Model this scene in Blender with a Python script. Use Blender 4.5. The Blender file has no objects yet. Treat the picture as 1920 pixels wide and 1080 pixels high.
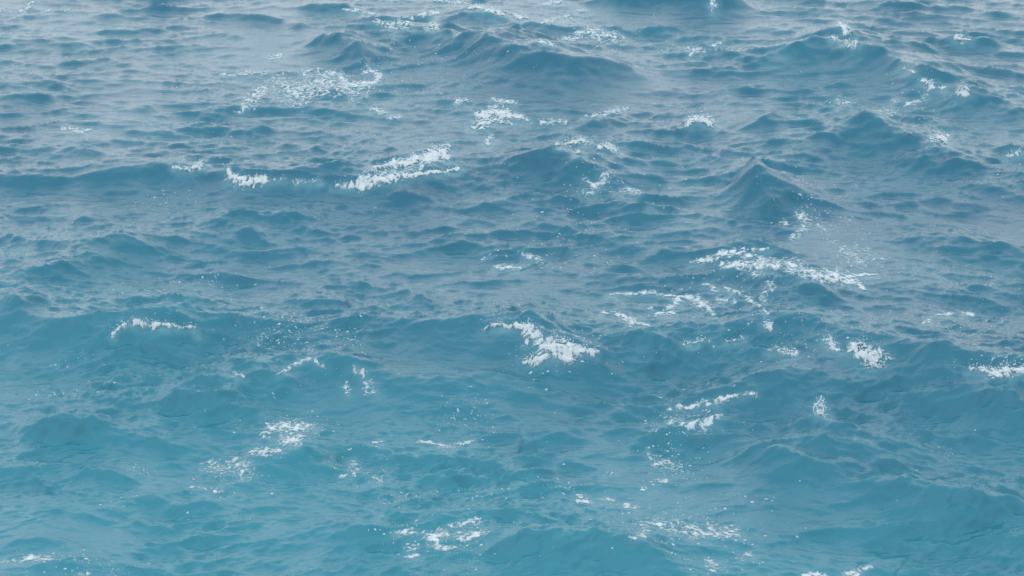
import bpy, math, random
import numpy as np

# ------------------------------------------------------------------ camera, sky, sun
scene = bpy.context.scene
COL = scene.collection
R = math.radians
CAM_H = 22.0
PITCH = R(19.2)
HFOV = R(24.8)

cam_d = bpy.data.cameras.new("camera")
cam_d.sensor_width = 36.0
cam_d.lens = 18.0 / math.tan(HFOV / 2)
cam_d.clip_start = 0.5
cam_d.clip_end = 20000
cam = bpy.data.objects.new("camera", cam_d)
COL.objects.link(cam)
cam.location = (0, 0, CAM_H)
cam.rotation_euler = (math.pi / 2 - PITCH, 0, 0)
scene.camera = cam

SUN_EL, SUN_AZ = R(52), R(200)
world = bpy.data.worlds.new("World")
scene.world = world
world.use_nodes = True
nt = world.node_tree
nt.nodes.clear()
wo = nt.nodes.new("ShaderNodeOutputWorld")
bg = nt.nodes.new("ShaderNodeBackground")
sky = nt.nodes.new("ShaderNodeTexSky")
sky.sky_type = 'NISHITA'
sky.sun_disc = False
sky.sun_elevation = SUN_EL
sky.sun_rotation = SUN_AZ
sky.dust_density = 3.0
sky.altitude = 10
tc = nt.nodes.new("ShaderNodeTexCoord")
cn = nt.nodes.new("ShaderNodeTexNoise")
cn.inputs['Scale'].default_value = 2.2
cn.inputs['Detail'].default_value = 5
cr = nt.nodes.new("ShaderNodeMapRange")
cr.inputs['From Min'].default_value = 0.3
cr.inputs['From Max'].default_value = 0.7
cr.inputs['To Min'].default_value = 0.72
cr.inputs['To Max'].default_value = 0.92
mx = nt.nodes.new("ShaderNodeMix")
mx.data_type = 'RGBA'
mx.inputs[7].default_value = (16.2, 16.0, 16.1, 1)      # even grey cloud deck
nt.links.new(tc.outputs['Generated'], cn.inputs['Vector'])
nt.links.new(cn.outputs['Fac'], cr.inputs['Value'])
nt.links.new(cr.outputs['Result'], mx.inputs[0])
nt.links.new(sky.outputs['Color'], mx.inputs[6])
nt.links.new(mx.outputs[2], bg.inputs['Color'])
bg.inputs['Strength'].default_value = 0.11
nt.links.new(bg.outputs[0], wo.inputs[0])

sd = bpy.data.lights.new("sun", 'SUN')
sd.energy = 0.5
sd.angle = R(60)
sd.color = (1, 0.97, 0.93)
sun = bpy.data.objects.new("sun", sd)
COL.objects.link(sun)
# the sun stands high, behind and to the left of the camera
az = SUN_AZ
dx, dy, dz = math.sin(az) * math.cos(SUN_EL), math.cos(az) * math.cos(SUN_EL), math.sin(SUN_EL)
import mathutils
sun.rotation_euler = mathutils.Vector((dx, dy, dz)).to_track_quat('Z', 'Y').to_euler()
sun.location = (dx * 100, dy * 100, dz * 100)

scene.view_settings.view_transform = 'Standard'
scene.view_settings.look = 'None'
scene.view_settings.exposure = 0
scene.view_settings.gamma = 1
scene.view_settings.use_curve_mapping = False

# ------------------------------------------------------------------ maths helpers
SP, CP = math.sin(PITCH), math.cos(PITCH)
FPX = 960.0 / math.tan(HFOV / 2)


def project(x, y, z):
    """world point -> position in the 1920 x 1080 photograph"""
    vz = z - CAM_H
    f = y * CP - vz * SP
    u = y * SP + vz * CP
    f = np.maximum(f, 0.1)
    return 960 + FPX * x / f, 540 - FPX * u / f


def ground(px, py, z=0.0):
    """point of the photograph -> world point at height z"""
    rx = (px - 960) / FPX
    ru = -(py - 540) / FPX
    dy_ = CP + ru * SP
    dz_ = -SP + ru * CP
    t = (z - CAM_H) / dz_
    return rx * t, dy_ * t


def _h(ix, iy, seed):
    v = (ix.astype(np.int64) * 374761393 + iy.astype(np.int64) * 668265263 + seed * 1442695041) & 0xFFFFFFFF
    v = ((v ^ (v >> 13)) * 1274126177) & 0xFFFFFFFF
    v = ((v ^ (v >> 16)) * 2246822519) & 0xFFFFFFFF
    return (v ^ (v >> 15)) & 0xFFFFFFFF


_ang = np.linspace(0, 2 * np.pi, 256, endpoint=False)
_GC, _GS = np.cos(_ang), np.sin(_ang)


def gnoise(x, y, seed=0):
    """gradient noise, about -0.7..0.7"""
    ix, iy = np.floor(x), np.floor(y)
    fx, fy = x - ix, y - iy
    ix = ix.astype(np.int64); iy = iy.astype(np.int64)
    u = fx * fx * fx * (fx * (fx * 6 - 15) + 10)
    v = fy * fy * fy * (fy * (fy * 6 - 15) + 10)

    def g(i, j, a, b):
        k = _h(i, j, seed) & 255
        return _GC[k] * a + _GS[k] * b
    n00 = g(ix, iy, fx, fy); n10 = g(ix + 1, iy, fx - 1, fy)
    n01 = g(ix, iy + 1, fx, fy - 1); n11 = g(ix + 1, iy + 1, fx - 1, fy - 1)
    a = n00 + u * (n10 - n00)
    b = n01 + u * (n11 - n01)
    return a + v * (b - a)


def fbm(x, y, seed=0, octv=4, gain=0.5):
    s, a, t = 0, 1.0, 0
    for k in range(octv):
        s = s + a * gnoise(x * 2 ** k + 17.3 * k, y * 2 ** k - 9.1 * k, seed + k)
        t += a
        a *= gain
    return s / t


def smooth(a, b, x):
    t = np.clip((x - a) / (b - a), 0, 1)
    return t * t * (3 - 2 * t)


# ------------------------------------------------------------------ the sea: wind waves from a spectrum
def ocean(L, N, lam_peak, lam_min, lam_max, wind_deg, spread, rms, chop, seed):
    rng = np.random.default_rng(seed)
    k1 = np.fft.fftfreq(N, L / N) * 2 * np.pi
    kx, ky = np.meshgrid(k1, k1)
    k = np.hypot(kx, ky)
    k[0, 0] = 1e9
    kp = 2 * np.pi / lam_peak
    S = k ** -3.8 * np.exp(-1.25 * (kp / k) ** 2)
    th = np.arctan2(ky, kx) - R(wind_deg)
    D = np.cos(th / 2) ** 2
    D = D ** spread + 0.008
    lo, hi = 2 * np.pi / lam_max, 2 * np.pi / lam_min
    S = S * D * np.clip((k - lo * 0.8) / (lo * 0.4), 0, 1) * np.exp(-(k / hi) ** 4)
    S[0, 0] = 0
    amp = np.sqrt(S) * (rng.normal(size=S.shape) + 1j * rng.normal(size=S.shape))
    k[0, 0] = 1
    h = np.fft.ifft2(amp)
    sc = rms / np.std(h.real)
    h = h.real * sc
    H = np.fft.fft2(h)
    Dx = np.fft.ifft2(1j * kx / k * H).real
    Dy = np.fft.ifft2(1j * ky / k * H).real
    # push the points towards the crests, then read the height back on a plain grid
    c = np.arange(N) * (L / N)
    X, Y = np.meshgrid(c, c)
    sx, sy = X.copy(), Y.copy()
    for _ in range(9):
        nx_ = X - chop * samp(Dx, sx, sy, L)
        ny_ = Y - chop * samp(Dy, sx, sy, L)
        sx, sy = 0.35 * sx + 0.65 * nx_, 0.35 * sy + 0.65 * ny_
    return samp(h, sx, sy, L).astype(np.float32)


def samp(F, x, y, L):
    N = F.shape[0]
    u = np.mod(x / L * N, N); v = np.mod(y / L * N, N)
    i = np.floor(u).astype(np.int32); j = np.floor(v).astype(np.int32)
    fu, fv = u - i, v - j
    i %= N; j %= N
    i1, j1 = (i + 1) % N, (j + 1) % N
    a = F[j, i] * (1 - fu) + F[j, i1] * fu
    b = F[j1, i] * (1 - fu) + F[j1, i1] * fu
    return a * (1 - fv) + b * fv


L1, L2 = 93.0, 23.7
WAVES = ocean(L1, 1536, 4.0, 0.42, 14.0, -93, 18.0, 0.064, 1.4, 4)
RIPPLES = ocean(L2, 1024, 1.3, 0.09, 2.2, -88, 12, 0.022, 1.3, 11)

# ------------------------------------------------------------------ the larger waves: crest lines (x, y in the photograph, height in metres)
CRESTS = [
    # lower half
    [1.35, (-90, 600, 0), (-30, 588, .5), (10, 583, .62), (45, 592, .6), (85, 610, .5), (150, 626, .55), (205, 620, .7), (240, 602, .85), (290, 610, .75), (365, 616, .65), (430, 626, .3), (540, 622, .0)],
    [(380, 640, 0), (470, 622, .3), (560, 622, .3), (640, 640, .1), (700, 650, 0)],
    [1.35, (630, 606, 0), (690, 616, .35), (760, 633, .25), (830, 638, .3), (880, 630, .5), (905, 618, .75), (940, 611, .9), (985, 622, .85), (1015, 645, .6), (1060, 675, .4), (1130, 682, .35), (1250, 680, .2), (1300, 690, 0)],
    [1.25, (1200, 652, 0), (1300, 645, .25), (1370, 640, .4), (1420, 628, .55), (1470, 620, .65), (1530, 626, .65), (1560, 648, .6), (1600, 664, .6), (1660, 672, .65), (1720, 680, .65), (1800, 690, .65), (1880, 698, .6), (1990, 712, .5)],
    [(1430, 616, 0), (1455, 609, .22), (1475, 602, .3), (1515, 618, .12), (1540, 625, 0)],
    [(500, 596, 0), (560, 570, .35), (600, 572, .35), (632, 566, .4), (650, 592, 0)],
    [(600, 545, 0), (640, 530, .2), (690, 538, .25), (740, 546, .3), (790, 563, .45), (830, 580, .3), (890, 604, 0)],
    [(400, 732, 0), (480, 715, .25), (545, 690, .35), (582, 675, .45), (620, 690, .38), (660, 712, .3), (740, 722, 0)],
    [(270, 785, 0), (310, 758, .3), (350, 744, .5), (400, 755, .45), (450, 772, .2), (500, 780, 0)],
    [(20, 820, 0), (70, 800, .25), (115, 791, .38), (170, 795, .3), (205, 800, .3), (230, 812, 0)],
    [(360, 722, 0), (430, 705, .2), (460, 712, .4), (510, 722, .4), (560, 735, .2), (600, 740, 0)],
    [(630, 735, 0), (700, 722, .2), (760, 722, .3), (860, 728, .25), (950, 718, .2), (1000, 725, 0)],
    [(1020, 715, 0), (1080, 702, .22), (1150, 700, .3), (1230, 684, .25), (1280, 690, 0)],
    [(1240, 755, 0), (1340, 748, .25), (1410, 738, .35), (1460, 722, .45), (1510, 716, .5), (1560, 728, .3), (1640, 742, .2), (1700, 760, 0)],
    [1.2, (1690, 700, 0), (1740, 705, .4), (1820, 722, .4), (1900, 745, .4), (1960, 760, .2)],
    [1.3, (1760, 758, 0), (1800, 750, .4), (1850, 750, .55), (1900, 762, .6), (1980, 785, .4)],
    [(1460, 815, 0), (1500, 800, .4), (1550, 794, .55), (1595, 812, .5), (1650, 830, .35), (1720, 850, .15), (1770, 860, 0)],
    [(1370, 868, 0), (1420, 856, .35), (1470, 849, .6), (1520, 866, .5), (1580, 878, .35), (1650, 896, 0)],
    [(1680, 925, 0), (1710, 936, .35), (1760, 946, .3), (1830, 955, .4), (1890, 956, .3), (1960, 968, 0)],
    [(880, 1054, 0), (930, 1034, .3), (1000, 1013, .42), (1060, 1019, .38), (1130, 1026, .25), (1200, 1022, 0)],
    [(1120, 1048, 0), (1160, 1034, .3), (1205, 1026, .45), (1250, 1046, .25), (1280, 1052, 0)],
    [(590, 1022, 0), (640, 992, .3), (668, 982, .4), (700, 1000, .25), (720, 1030, 0)],
    [(430, 862, 0), (480, 852, .25), (540, 842, .45), (600, 848, .4), (650, 862, 0)],
    [(140, 885, 0), (175, 876, .2), (205, 880, .28), (240, 892, .1), (270, 896, 0)],
    [(720, 876, 0), (790, 866, .2), (855, 868, .3), (900, 880, 0)],
    [(-40, 1022, 0), (30, 1012, .2), (110, 1018, .15), (160, 1026, 0)],
    [(240, 968, 0), (265, 962, .15), (290, 968, 0)],
    [(360, 956, 0), (400, 947, .14), (430, 952, 0)],
    [(270, 1016, 0), (330, 1006, .12), (380, 1020, 0)],
    [(60, 1070, 0), (130, 1052, .25), (200, 1068, 0)],
    [(900, 930, 0), (960, 905, .2), (1020, 912, .2), (1060, 925, 0)],
    [(1050, 850, 0), (1100, 836, .15), (1160, 842, 0)],
    # middle
    [1.25, (-60, 340, 0), (40, 332, .25), (110, 338, .2), (165, 330, .35), (200, 316, .45), (260, 312, .5), (330, 324, .4), (400, 324, .3), (440, 328, .45), (500, 336, .45), (560, 337, .3), (620, 343, .3), (680, 345, .5), (740, 337, .5), (800, 324, .4), (870, 308, .15), (900, 304, 0)],
    [(660, 326, 0), (700, 317, .2), (740, 310, .35), (790, 297, .45), (838, 278, .5), (862, 290, .2), (880, 300, 0)],
    [(930, 330, 0), (980, 312, .35), (1030, 296, .65), (1070, 304, .6), (1105, 330, .35), (1150, 345, 0)],
    [0.8, (1352, 352, 0), (1382, 338, .3), (1399, 314, .8), (1411, 294, 1.4), (1421, 326, 1.0), (1438, 368, .6), (1458, 408, 0)],
    [(1540, 268, 0), (1575, 248, .4), (1620, 229, .75), (1650, 244, .65), (1690, 264, .5), (1740, 285, .4), (1790, 300, 0)],
    [(1630, 305, 0), (1690, 296, .35), (1740, 300, .4), (1800, 318, .2), (1850, 325, 0)],
    [(1850, 296, 0), (1885, 284, .4), (1920, 283, .45), (1990, 290, .3)],
    [(1262, 246, 0), (1292, 233, .35), (1315, 226, .45), (1350, 242, 0)],
    [(1375, 244, 0), (1420, 230, .35), (1450, 215, .5), (1475, 222, .3), (1540, 234, 0)],
    [(1050, 245, 0), (1090, 228, .25), (1130, 218, .35), (1160, 216, .2), (1190, 212, 0)],
    [(1040, 282, 0), (1075, 268, .3), (1110, 268, .4), (1150, 282, .35), (1180, 294, 0)],
    [(120, 492, 0), (175, 468, .25), (212, 446, .45), (232, 462, .3), (285, 470, .2), (320, 476, 0)],
    [(20, 545, 0), (70, 522, .2), (130, 500, .3), (190, 490, .25), (230, 492, 0)],
    [(370, 436, 0), (400, 420, .25), (440, 410, .35), (500, 408, .15), (560, 408, .2), (600, 420, 0)],
    [(415, 452, 0), (450, 436, .3), (480, 436, .3), (520, 445, 0)],
    [(130, 420, 0), (160, 404, .28), (195, 415, 0)],
    [(690, 385, 0), (745, 362, .3), (790, 376, .15), (820, 384, 0)],
    [(840, 396, 0), (900, 384, .2), (960, 370, .3), (1010, 366, .2), (1070, 372, .3), (1110, 392, 0)],
    [(780, 465, 0), (830, 446, .2), (880, 432, .2), (950, 430, .2), (1000, 445, 0)],
    [(1180, 482, 0), (1250, 466, .35), (1290, 472, .2), (1360, 480, .2), (1400, 466, .3), (1480, 486, .2), (1560, 500, 0)],
    [(1280, 516, 0), (1340, 505, .25), (1410, 512, .3), (1480, 528, .4), (1530, 548, .35), (1580, 566, 0)],
    [(1660, 456, 0), (1740, 442, .3), (1830, 446, .3), (1910, 462, .15), (1960, 470, 0)],
    [(1180, 616, 0), (1235, 607, .2), (1290, 613, 0)],
    [(0, 455, 0), (20, 450, .1), (60, 470, 0)],
    [(250, 660, 0), (300, 655, .2), (350, 664, 0)],
    [(560, 490, 0), (650, 480, .15), (720, 500, .1), (800, 515, 0)],
    [(1760, 348, 0), (1800, 340, .3), (1850, 350, .3), (1930, 366, .2), (1980, 375, 0)],
    [(1730, 372, 0), (1790, 365, .25), (1830, 376, .2), (1870, 390, 0)],
    [(1440, 290, 0), (1500, 275, .2), (1560, 285, 0)],
    [(1160, 382, 0), (1210, 372, .2), (1270, 382, 0)],
    # upper
    [(1490, 76, 0), (1535, 63, .45), (1578, 47, .85), (1592, 60, .6), (1604, 76, .4), (1640, 75, .45), (1700, 80, .4), (1770, 82, .25), (1810, 88, 0)],
    [(1400, 130, 0), (1450, 108, .3), (1500, 98, .5), (1560, 88, .5), (1600, 100, .45), (1660, 115, .5), (1700, 130, .45), (1725, 146, .6), (1760, 165, .4), (1800, 176, .55), (1850, 190, .4), (1900, 200, 0)],
    [(1720, 142, 0), (1755, 134, .35), (1785, 137, .3), (1830, 150, 0)],
    [(1755, 76, 0), (1780, 70, .35), (1815, 72, .35), (1860, 78, .35), (1900, 86, 0)],
    [(1620, 8, 0), (1670, 3, .35), (1700, 4, .4), (1740, 14, 0)],
    [(1840, 22, 0), (1865, 19, .3), (1900, 26, 0)],
    [(1810, 136, 0), (1860, 126, .25), (1930, 142, .2), (1980, 150, 0)],
    [1.35, (720, 66, 0), (790, 70, .3), (850, 74, .5), (910, 80, .75), (960, 94, .95), (1010, 108, .95), (1060, 117, .85), (1110, 126, .6), (1170, 132, .2), (1210, 134, 0)],
    [(920, 76, 0), (944, 63, .4), (962, 55, .7), (982, 72, .35), (1000, 84, 0)],
    [(800, 44, 0), (845, 22, .45), (888, 11, .6), (925, 26, .4), (980, 40, 0)],
    [(940, 50, 0), (980, 45, .4), (1050, 47, .4), (1110, 48, .4), (1170, 62, .25), (1200, 66, 0)],
    [(560, 85, 0), (610, 72, .45), (650, 72, .75), (675, 86, .75), (688, 112, .4), (700, 128, 0)],
    [(540, 16, 0), (590, 4, .35), (640, 4, .5), (670, 22, .2), (690, 30, 0)],
    [(680, 58, 0), (740, 51, .3), (790, 50, .35), (850, 62, 0)],
    [(1190, 58, 0), (1245, 41, .5), (1285, 55, 0)],
    [(1080, 8, 0), (1150, -8, .5), (1280, -14, .7), (1370, 0, .6), (1420, 12, 0)],
    [(-40, 182, 0), (30, 172, .3), (90, 173, .35), (135, 180, 0)],
    [(260, 198, 0), (280, 192, .22), (310, 200, 0)],
    [(1290, 140, 0), (1350, 120, .3), (1400, 114, .35), (1430, 112, 0)],
    [(160, 30, 0), (200, 22, .22), (240, 30, 0)],
    [(270, 16, 0), (305, 9, .3), (340, 16, 0)],
    [(380, 32, 0), (440, 20, .35), (500, 32, .2), (560, 44, .3), (620, 48, 0)],
    [(380, 66, 0), (420, 60, .2), (460, 70, 0)],
    [(20, 74, 0), (70, 69, .2), (120, 78, 0)],
    [(100, 268, 0), (150, 262, .22), (190, 266, .15), (240, 258, 0)],
    [(460, 240, 0), (490, 233, .3), (525, 246, 0)],
    [(1640, 244, 0), (1720, 226, .25), (1760, 224, .25), (1810, 236, 0)],
    [(1530, 160, 0), (1560, 148, .25), (1600, 145, .2), (1630, 156, 0)],
    [(1820, 108, 0), (1890, 95, .2), (1960, 104, 0)],
]


SWELLS = [
    [(-200, 600, .3), (-30, 590, .45), (100, 620, .4), (240, 608, .5), (420, 625, .35), (640, 614, .35), (830, 638, .3), (940, 614, .5), (1060, 672, .35), (1280, 648, .3), (1470, 622, .5), (1650, 672, .5), (1900, 700, .5), (2100, 720, .3)],
    [(-200, 345, .1), (0, 335, .1), (260, 315, .22), (500, 338, .28), (740, 338, .35), (880, 318, .3), (1030, 300, .5), (1150, 345, .25), (1230, 360, 0)],
    [(540, 90, 0), (640, 76, .4), (760, 70, .3), (900, 82, .55), (1000, 108, .6), (1110, 128, .5), (1240, 136, 0)],
    [(1280, 150, 0), (1420, 118, .35), (1560, 92, .45), (1660, 116, .45), (1760, 165, .4), (1900, 200, .3), (2050, 220, 0)],
    [(1330, 330, 0), (1411, 312, .25), (1500, 272, .2), (1620, 236, .45), (1720, 280, .4), (1900, 330, .3), (2050, 360, .1)],
    [(220, 800, 0), (350, 752, .4), (480, 715, .3), (582, 682, .4), (700, 718, .3), (860, 735, .3), (1000, 722, .25), (1180, 700, 0)],
    [(1220, 772, 0), (1360, 748, .3), (1500, 720, .45), (1640, 745, .3), (1780, 752, .4), (1900, 765, .45), (2050, 800, .2)],
    [(1330, 880, 0), (1470, 852, .35), (1590, 880, .3), (1720, 935, .3), (1900, 956, .35), (2050, 980, .1)],
    [(820, 1070, 0), (920, 1040, .25), (1050, 1020, .35), (1200, 1032, .3), (1330, 1060, 0)],
    [(-100, 590, 0), (70, 520, .25), (212, 452, .35), (340, 455, .15), (460, 415, .25), (620, 430, 0)],
    [(10, 830, 0), (110, 795, .3), (230, 810, .2), (340, 800, 0)],
    [(400, 880, 0), (520, 848, .3), (640, 865, 0)],
    [(1260, 20, 0), (1330, -6, .45), (1420, 10, 0)],
    [(900, 470, 0), (1060, 380, .15), (1200, 400, .2), (1400, 475, .2), (1520, 545, .3), (1640, 590, 0)],
]


class Crest:
    def __init__(self, pts, soft=False):
        self.soft = soft
        self.k = pts[0] if isinstance(pts[0], float) else 1.0      # narrower or broader than usual
        pts = [p for p in pts if not isinstance(p, float)]
        P = []
        for (px, py, a) in pts:
            x, y = ground(px, py, a * 0.9)
            P.append((x, y, a))
        P = np.array(P)
        # rounded line: a few extra points per stretch
        t = np.arange(len(P)); tt = np.linspace(0, len(P) - 1, (len(P) - 1) * 2 + 1)
        Q = np.stack([np.interp(tt, t, P[:, i]) for i in range(3)], 1)
        for _ in range(2):
            Q[1:-1] = Q[1:-1] * 0.5 + (Q[:-2] + Q[2:]) * 0.25
        self.P = Q
        self.amax = Q[:, 2].max()
        self.r = 8.5 * self.amax + 2.5 if not soft else 11.0
        self.box = (Q[:, 0].min() - self.r, Q[:, 0].max() + self.r, Q[:, 1].min() - self.r, Q[:, 1].max() + self.r)

    def height(self, x, y):
        P = self.P
        ds, ss, aa_ = [], [], []
        for i in range(len(P) - 1):
            ax, ay, aa = map(float, P[i]); bx_, by_, ab = map(float, P[i + 1])
            ex, ey = bx_ - ax, by_ - ay
            l2 = ex * ex + ey * ey
            t = np.clip(((x - ax) * ex + (y - ay) * ey) / l2, 0, 1)
            qx, qy = x - ax - t * ex, y - ay - t * ey
            d = np.hypot(qx, qy) + 1e-4
            ds.append(d)
            ss.append((qx * ey - qy * ex) / (math.sqrt(l2) * d))     # +1 on the camera's side
            aa_.append(aa + t * (ab - aa))
        ds = np.array(ds); ss = np.array(ss); aa_ = np.array(aa_)
        best = ds.min(0)
        w = (best + 0.12) / (ds + 0.12); w2 = w * w; w = w2 * w2 * w
        ws = w.sum(0)
        side = (w * ss).sum(0) / ws
        amp = (w * aa_).sum(0) / ws
        f = smooth(-0.9, 0.9, side)
        wf = 0.80 * amp + 0.16
        wb = 2.3 * amp + 0.5
        if self.soft:
            w = 3.3 + (1.25 - 3.3) * f
            amp = amp * 1.3
            return amp * (1.25 * np.exp(-(best / w) ** 1.5) - 0.25 * np.exp(-(best / (2.2 * w)) ** 2))
        w = (wb + (wf - wb) * f) * self.k
        d = np.sqrt(best * best + 0.0025) - 0.05
        q = d / w
        return 1.0 * amp * (1.12 * np.exp(-q ** 1.03) - 0.12 * np.exp(-(q / 2.6) ** 2))


CR = [Crest(c) for c in CRESTS] + [Crest(c, True) for c in SWELLS]


def crest_height(x, y):
    shp = x.shape
    x = x.ravel().astype(np.float32); y = y.ravel().astype(np.float32)
    wx = x + 0.3 * gnoise(x / 1.8, y / 2.2, 51) + 0.06 * gnoise(x / .5, y / .8, 52)
    wy = y + 0.5 * gnoise(x / 2.2, y / 3.0, 53) + 0.14 * gnoise(x / .7, y / .9, 54)
    wx = wx.astype(np.float32); wy = wy.astype(np.float32)
    out = np.zeros(x.shape, np.float32)
    for c in CR:
        b = c.box
        m = np.nonzero((wx > b[0]) & (wx < b[1]) & (wy > b[2]) & (wy < b[3]))[0]
        if m.size:
            h = c.height(wx[m], wy[m])
            out[m] = np.where(h > 0, np.sqrt(out[m] ** 2 + 0.0) + h * (1 - 0.55 * np.clip(out[m], 0, 0.9)), out[m] + h)
    return (out * (1 + 0.3 * gnoise(x / 1.6, y / 2.6, 57))).reshape(shp)


def water_height(x, y):
    r = np.hypot(x, y - 70)
    fade = 1 - smooth(70, 400, r)
    near = smooth(25, 38, y) * (1 - smooth(122, 160, y)) * (1 - smooth(30, 42, np.abs(x)))
    c = np.zeros(x.shape)
    m = near > 0
    if m.any():
        c[m] = crest_height(x[m], y[m]) * near[m]
    calm = 0.72 + 1.9 * fbm(x / 7, y / 8, 71, 2) + 0.4 * np.clip(c, -.2, .5)
    # two crossing trains each of waves and of ripples
    g1 = np.clip(0.75 + 1.2 * gnoise(x / 8, y / 10, 75), .25, 1.2); g2 = 1.25 - 0.7 * g1

    def train(F, L, ca, sa, ox, oy, lean, cc):
        u = x * ca + y * sa + ox
        v = -x * sa + y * ca + oy + cc * c
        return samp(F, u, v + lean * samp(F, u, v, L), L)      # crests lean forward, towards the camera
    hw = g1 * train(WAVES, L1, .966, .259, 0, 0, 1.3, .3) + g2 * train(WAVES, L1, .956, -.292, 31, 17, 1.3, .3)
    g1 = np.clip(0.7 + 1.4 * gnoise(x / 3, y / 4, 76), .1, 1.2); g2 = 1.2 - 0.8 * g1
    hr = g1 * train(RIPPLES, L2, .90, .43, 0, 0, 1.4, .5) + g2 * train(RIPPLES, L2, .93, -.36, 5, 7, 1.4, .5)
    rough = np.clip(0.7 + 1.3 * gnoise(x / 4.0, y / 6.5, 73) + 1.2 * np.clip(c, 0, .6), 0.35, 1.8) * (1 - 0.35 * smooth(66, 105, y)) * (1.35 - 0.35 * smooth(45, 64, y))
    hw = hw * (1 - 0.15 * smooth(66, 105, y) * (1 - smooth(-6, 4, x)))
    return c + hw * np.clip(calm, .15, 1.5) * fade + hr * rough * fade * (1 - smooth(45, 110, r)), c


# ------------------------------------------------------------------ materials
def new_mat(name):
    m = bpy.data.materials.new(name)
    m.use_nodes = True
    n = m.node_tree
    b = n.nodes['Principled BSDF']
    return m, n, b


water_mat, n, b = new_mat("sea_water")
geo = n.nodes.new("ShaderNodeNewGeometry")
b.inputs['IOR'].default_value = 1.333
b.inputs['Roughness'].default_value = 0.11
# colour of the water body: broad drifts of milky turquoise in deeper blue
att = n.nodes.new("ShaderNodeAttribute"); att.attribute_name = "milk"
ramp = n.nodes.new("ShaderNodeMix"); ramp.data_type = 'RGBA'
ramp.inputs[6].default_value = (0.003, 0.066, 0.130, 1)
ramp.inputs[7].default_value = (0.014, 0.158, 0.225, 1)
n.links.new(att.outputs['Fac'], ramp.inputs[0])
att2 = n.nodes.new("ShaderNodeAttribute"); att2.attribute_name = "bubbles"
aer = n.nodes.new("ShaderNodeMix"); aer.data_type = 'RGBA'
aer.inputs[7].default_value = (0.10, 0.26, 0.33, 1)
n.links.new(ramp.outputs[2], aer.inputs[6])
n.links.new(att2.outputs['Fac'], aer.inputs[0])
n.links.new(aer.outputs[2], b.inputs['Base Color'])
# fine ripples
mp = n.nodes.new("ShaderNodeMapping"); mp.inputs['Scale'].default_value = (0.7, 1.3, 1.0); mp.inputs['Rotation'].default_value = (0, 0, 0.3)
n.links.new(geo.outputs['Position'], mp.inputs['Vector'])
n1 = n.nodes.new("ShaderNodeTexNoise"); n1.inputs['Scale'].default_value = 8.0; n1.inputs['Detail'].default_value = 8; n1.inputs['Roughness'].default_value = 0.68
n.links.new(mp.outputs[0], n1.inputs['Vector'])
bmp = n.nodes.new("ShaderNodeBump"); bmp.inputs['Strength'].default_value = 0.42; bmp.inputs['Distance'].default_value = 0.05
n.links.new(n1.outputs['Fac'], bmp.inputs['Height'])
n.links.new(bmp.outputs[0], b.inputs['Normal'])

foam_mat, n, b = new_mat("sea_foam")
att = n.nodes.new("ShaderNodeAttribute"); att.attribute_name = "froth"
mixc = n.nodes.new("ShaderNodeMix"); mixc.data_type = 'RGBA'
mixc.inputs[6].default_value = (0.20, 0.36, 0.43, 1)
mixc.inputs[7].default_value = (0.45, 0.53, 0.585, 1)
n.links.new(att.outputs['Fac'], mixc.inputs[0])
n.links.new(mixc.outputs[2], b.inputs['Base Color'])
b.inputs['Roughness'].default_value = 0.55
b.inputs['IOR'].default_value = 1.33
foam_alpha = n.nodes.new("ShaderNodeMapRange")
foam_alpha.inputs['From Min'].default_value = 0.0; foam_alpha.inputs['From Max'].default_value = 0.62; foam_alpha.inputs['To Max'].default_value = 0.93
n.links.new(att.outputs['Fac'], foam_alpha.inputs['Value'])
n.links.new(foam_alpha.outputs['Result'], b.inputs['Alpha'])
fn = n.nodes.new("ShaderNodeTexNoise"); fn.inputs['Scale'].default_value = 28; fn.inputs['Detail'].default_value = 4
geo = n.nodes.new("ShaderNodeNewGeometry")
n.links.new(geo.outputs['Position'], fn.inputs['Vector'])
fb = n.nodes.new("ShaderNodeBump"); fb.inputs['Strength'].default_value = 0.5; fb.inputs['Distance'].default_value = 0.03
n.links.new(fn.outputs['Fac'], fb.inputs['Height'])
n.links.new(fb.outputs[0], b.inputs['Normal'])

spray_mat = bpy.data.materials.new("sea_spray")
spray_mat.use_nodes = True
n = spray_mat.node_tree
n.nodes.clear()
so = n.nodes.new("ShaderNodeOutputMaterial")
d1 = n.nodes.new("ShaderNodeBsdfDiffuse"); d1.inputs['Color'].default_value = (0.80, 0.87, 0.91, 1)
d2 = n.nodes.new("ShaderNodeBsdfTranslucent"); d2.inputs['Color'].default_value = (0.80, 0.88, 0.93, 1)
ms = n.nodes.new("ShaderNodeMixShader"); ms.inputs[0].default_value = 0.5
n.links.new(d1.outputs[0], ms.inputs[1]); n.links.new(d2.outputs[0], ms.inputs[2])
n.links.new(ms.outputs[0], so.inputs['Surface'])


def mesh_from(name, V, Fq, mat, attr=None, smooth_=True):
    """V (n,3); Fq (m,k) faces with k corners"""
    me = bpy.data.meshes.new(name)
    V = np.ascontiguousarray(V, dtype=np.float32)
    Fq = np.ascontiguousarray(Fq, dtype=np.int32)
    k = Fq.shape[1]
    me.vertices.add(len(V)); me.vertices.foreach_set("co", V.ravel())
    me.loops.add(Fq.size); me.loops.foreach_set("vertex_index", Fq.ravel())
    me.polygons.add(len(Fq)); me.polygons.foreach_set("loop_start", np.arange(len(Fq), dtype=np.int32) * k)
    if smooth_:
        me.polygons.foreach_set("use_smooth", np.ones(len(Fq), dtype=bool))
    if attr is not None:
        a = me.attributes.new(attr[0], 'FLOAT', 'POINT')
        a.data.foreach_set("value", np.ascontiguousarray(attr[1], dtype=np.float32))
    me.update(calc_edges=True)
    me.materials.append(mat)
    return me


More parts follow.
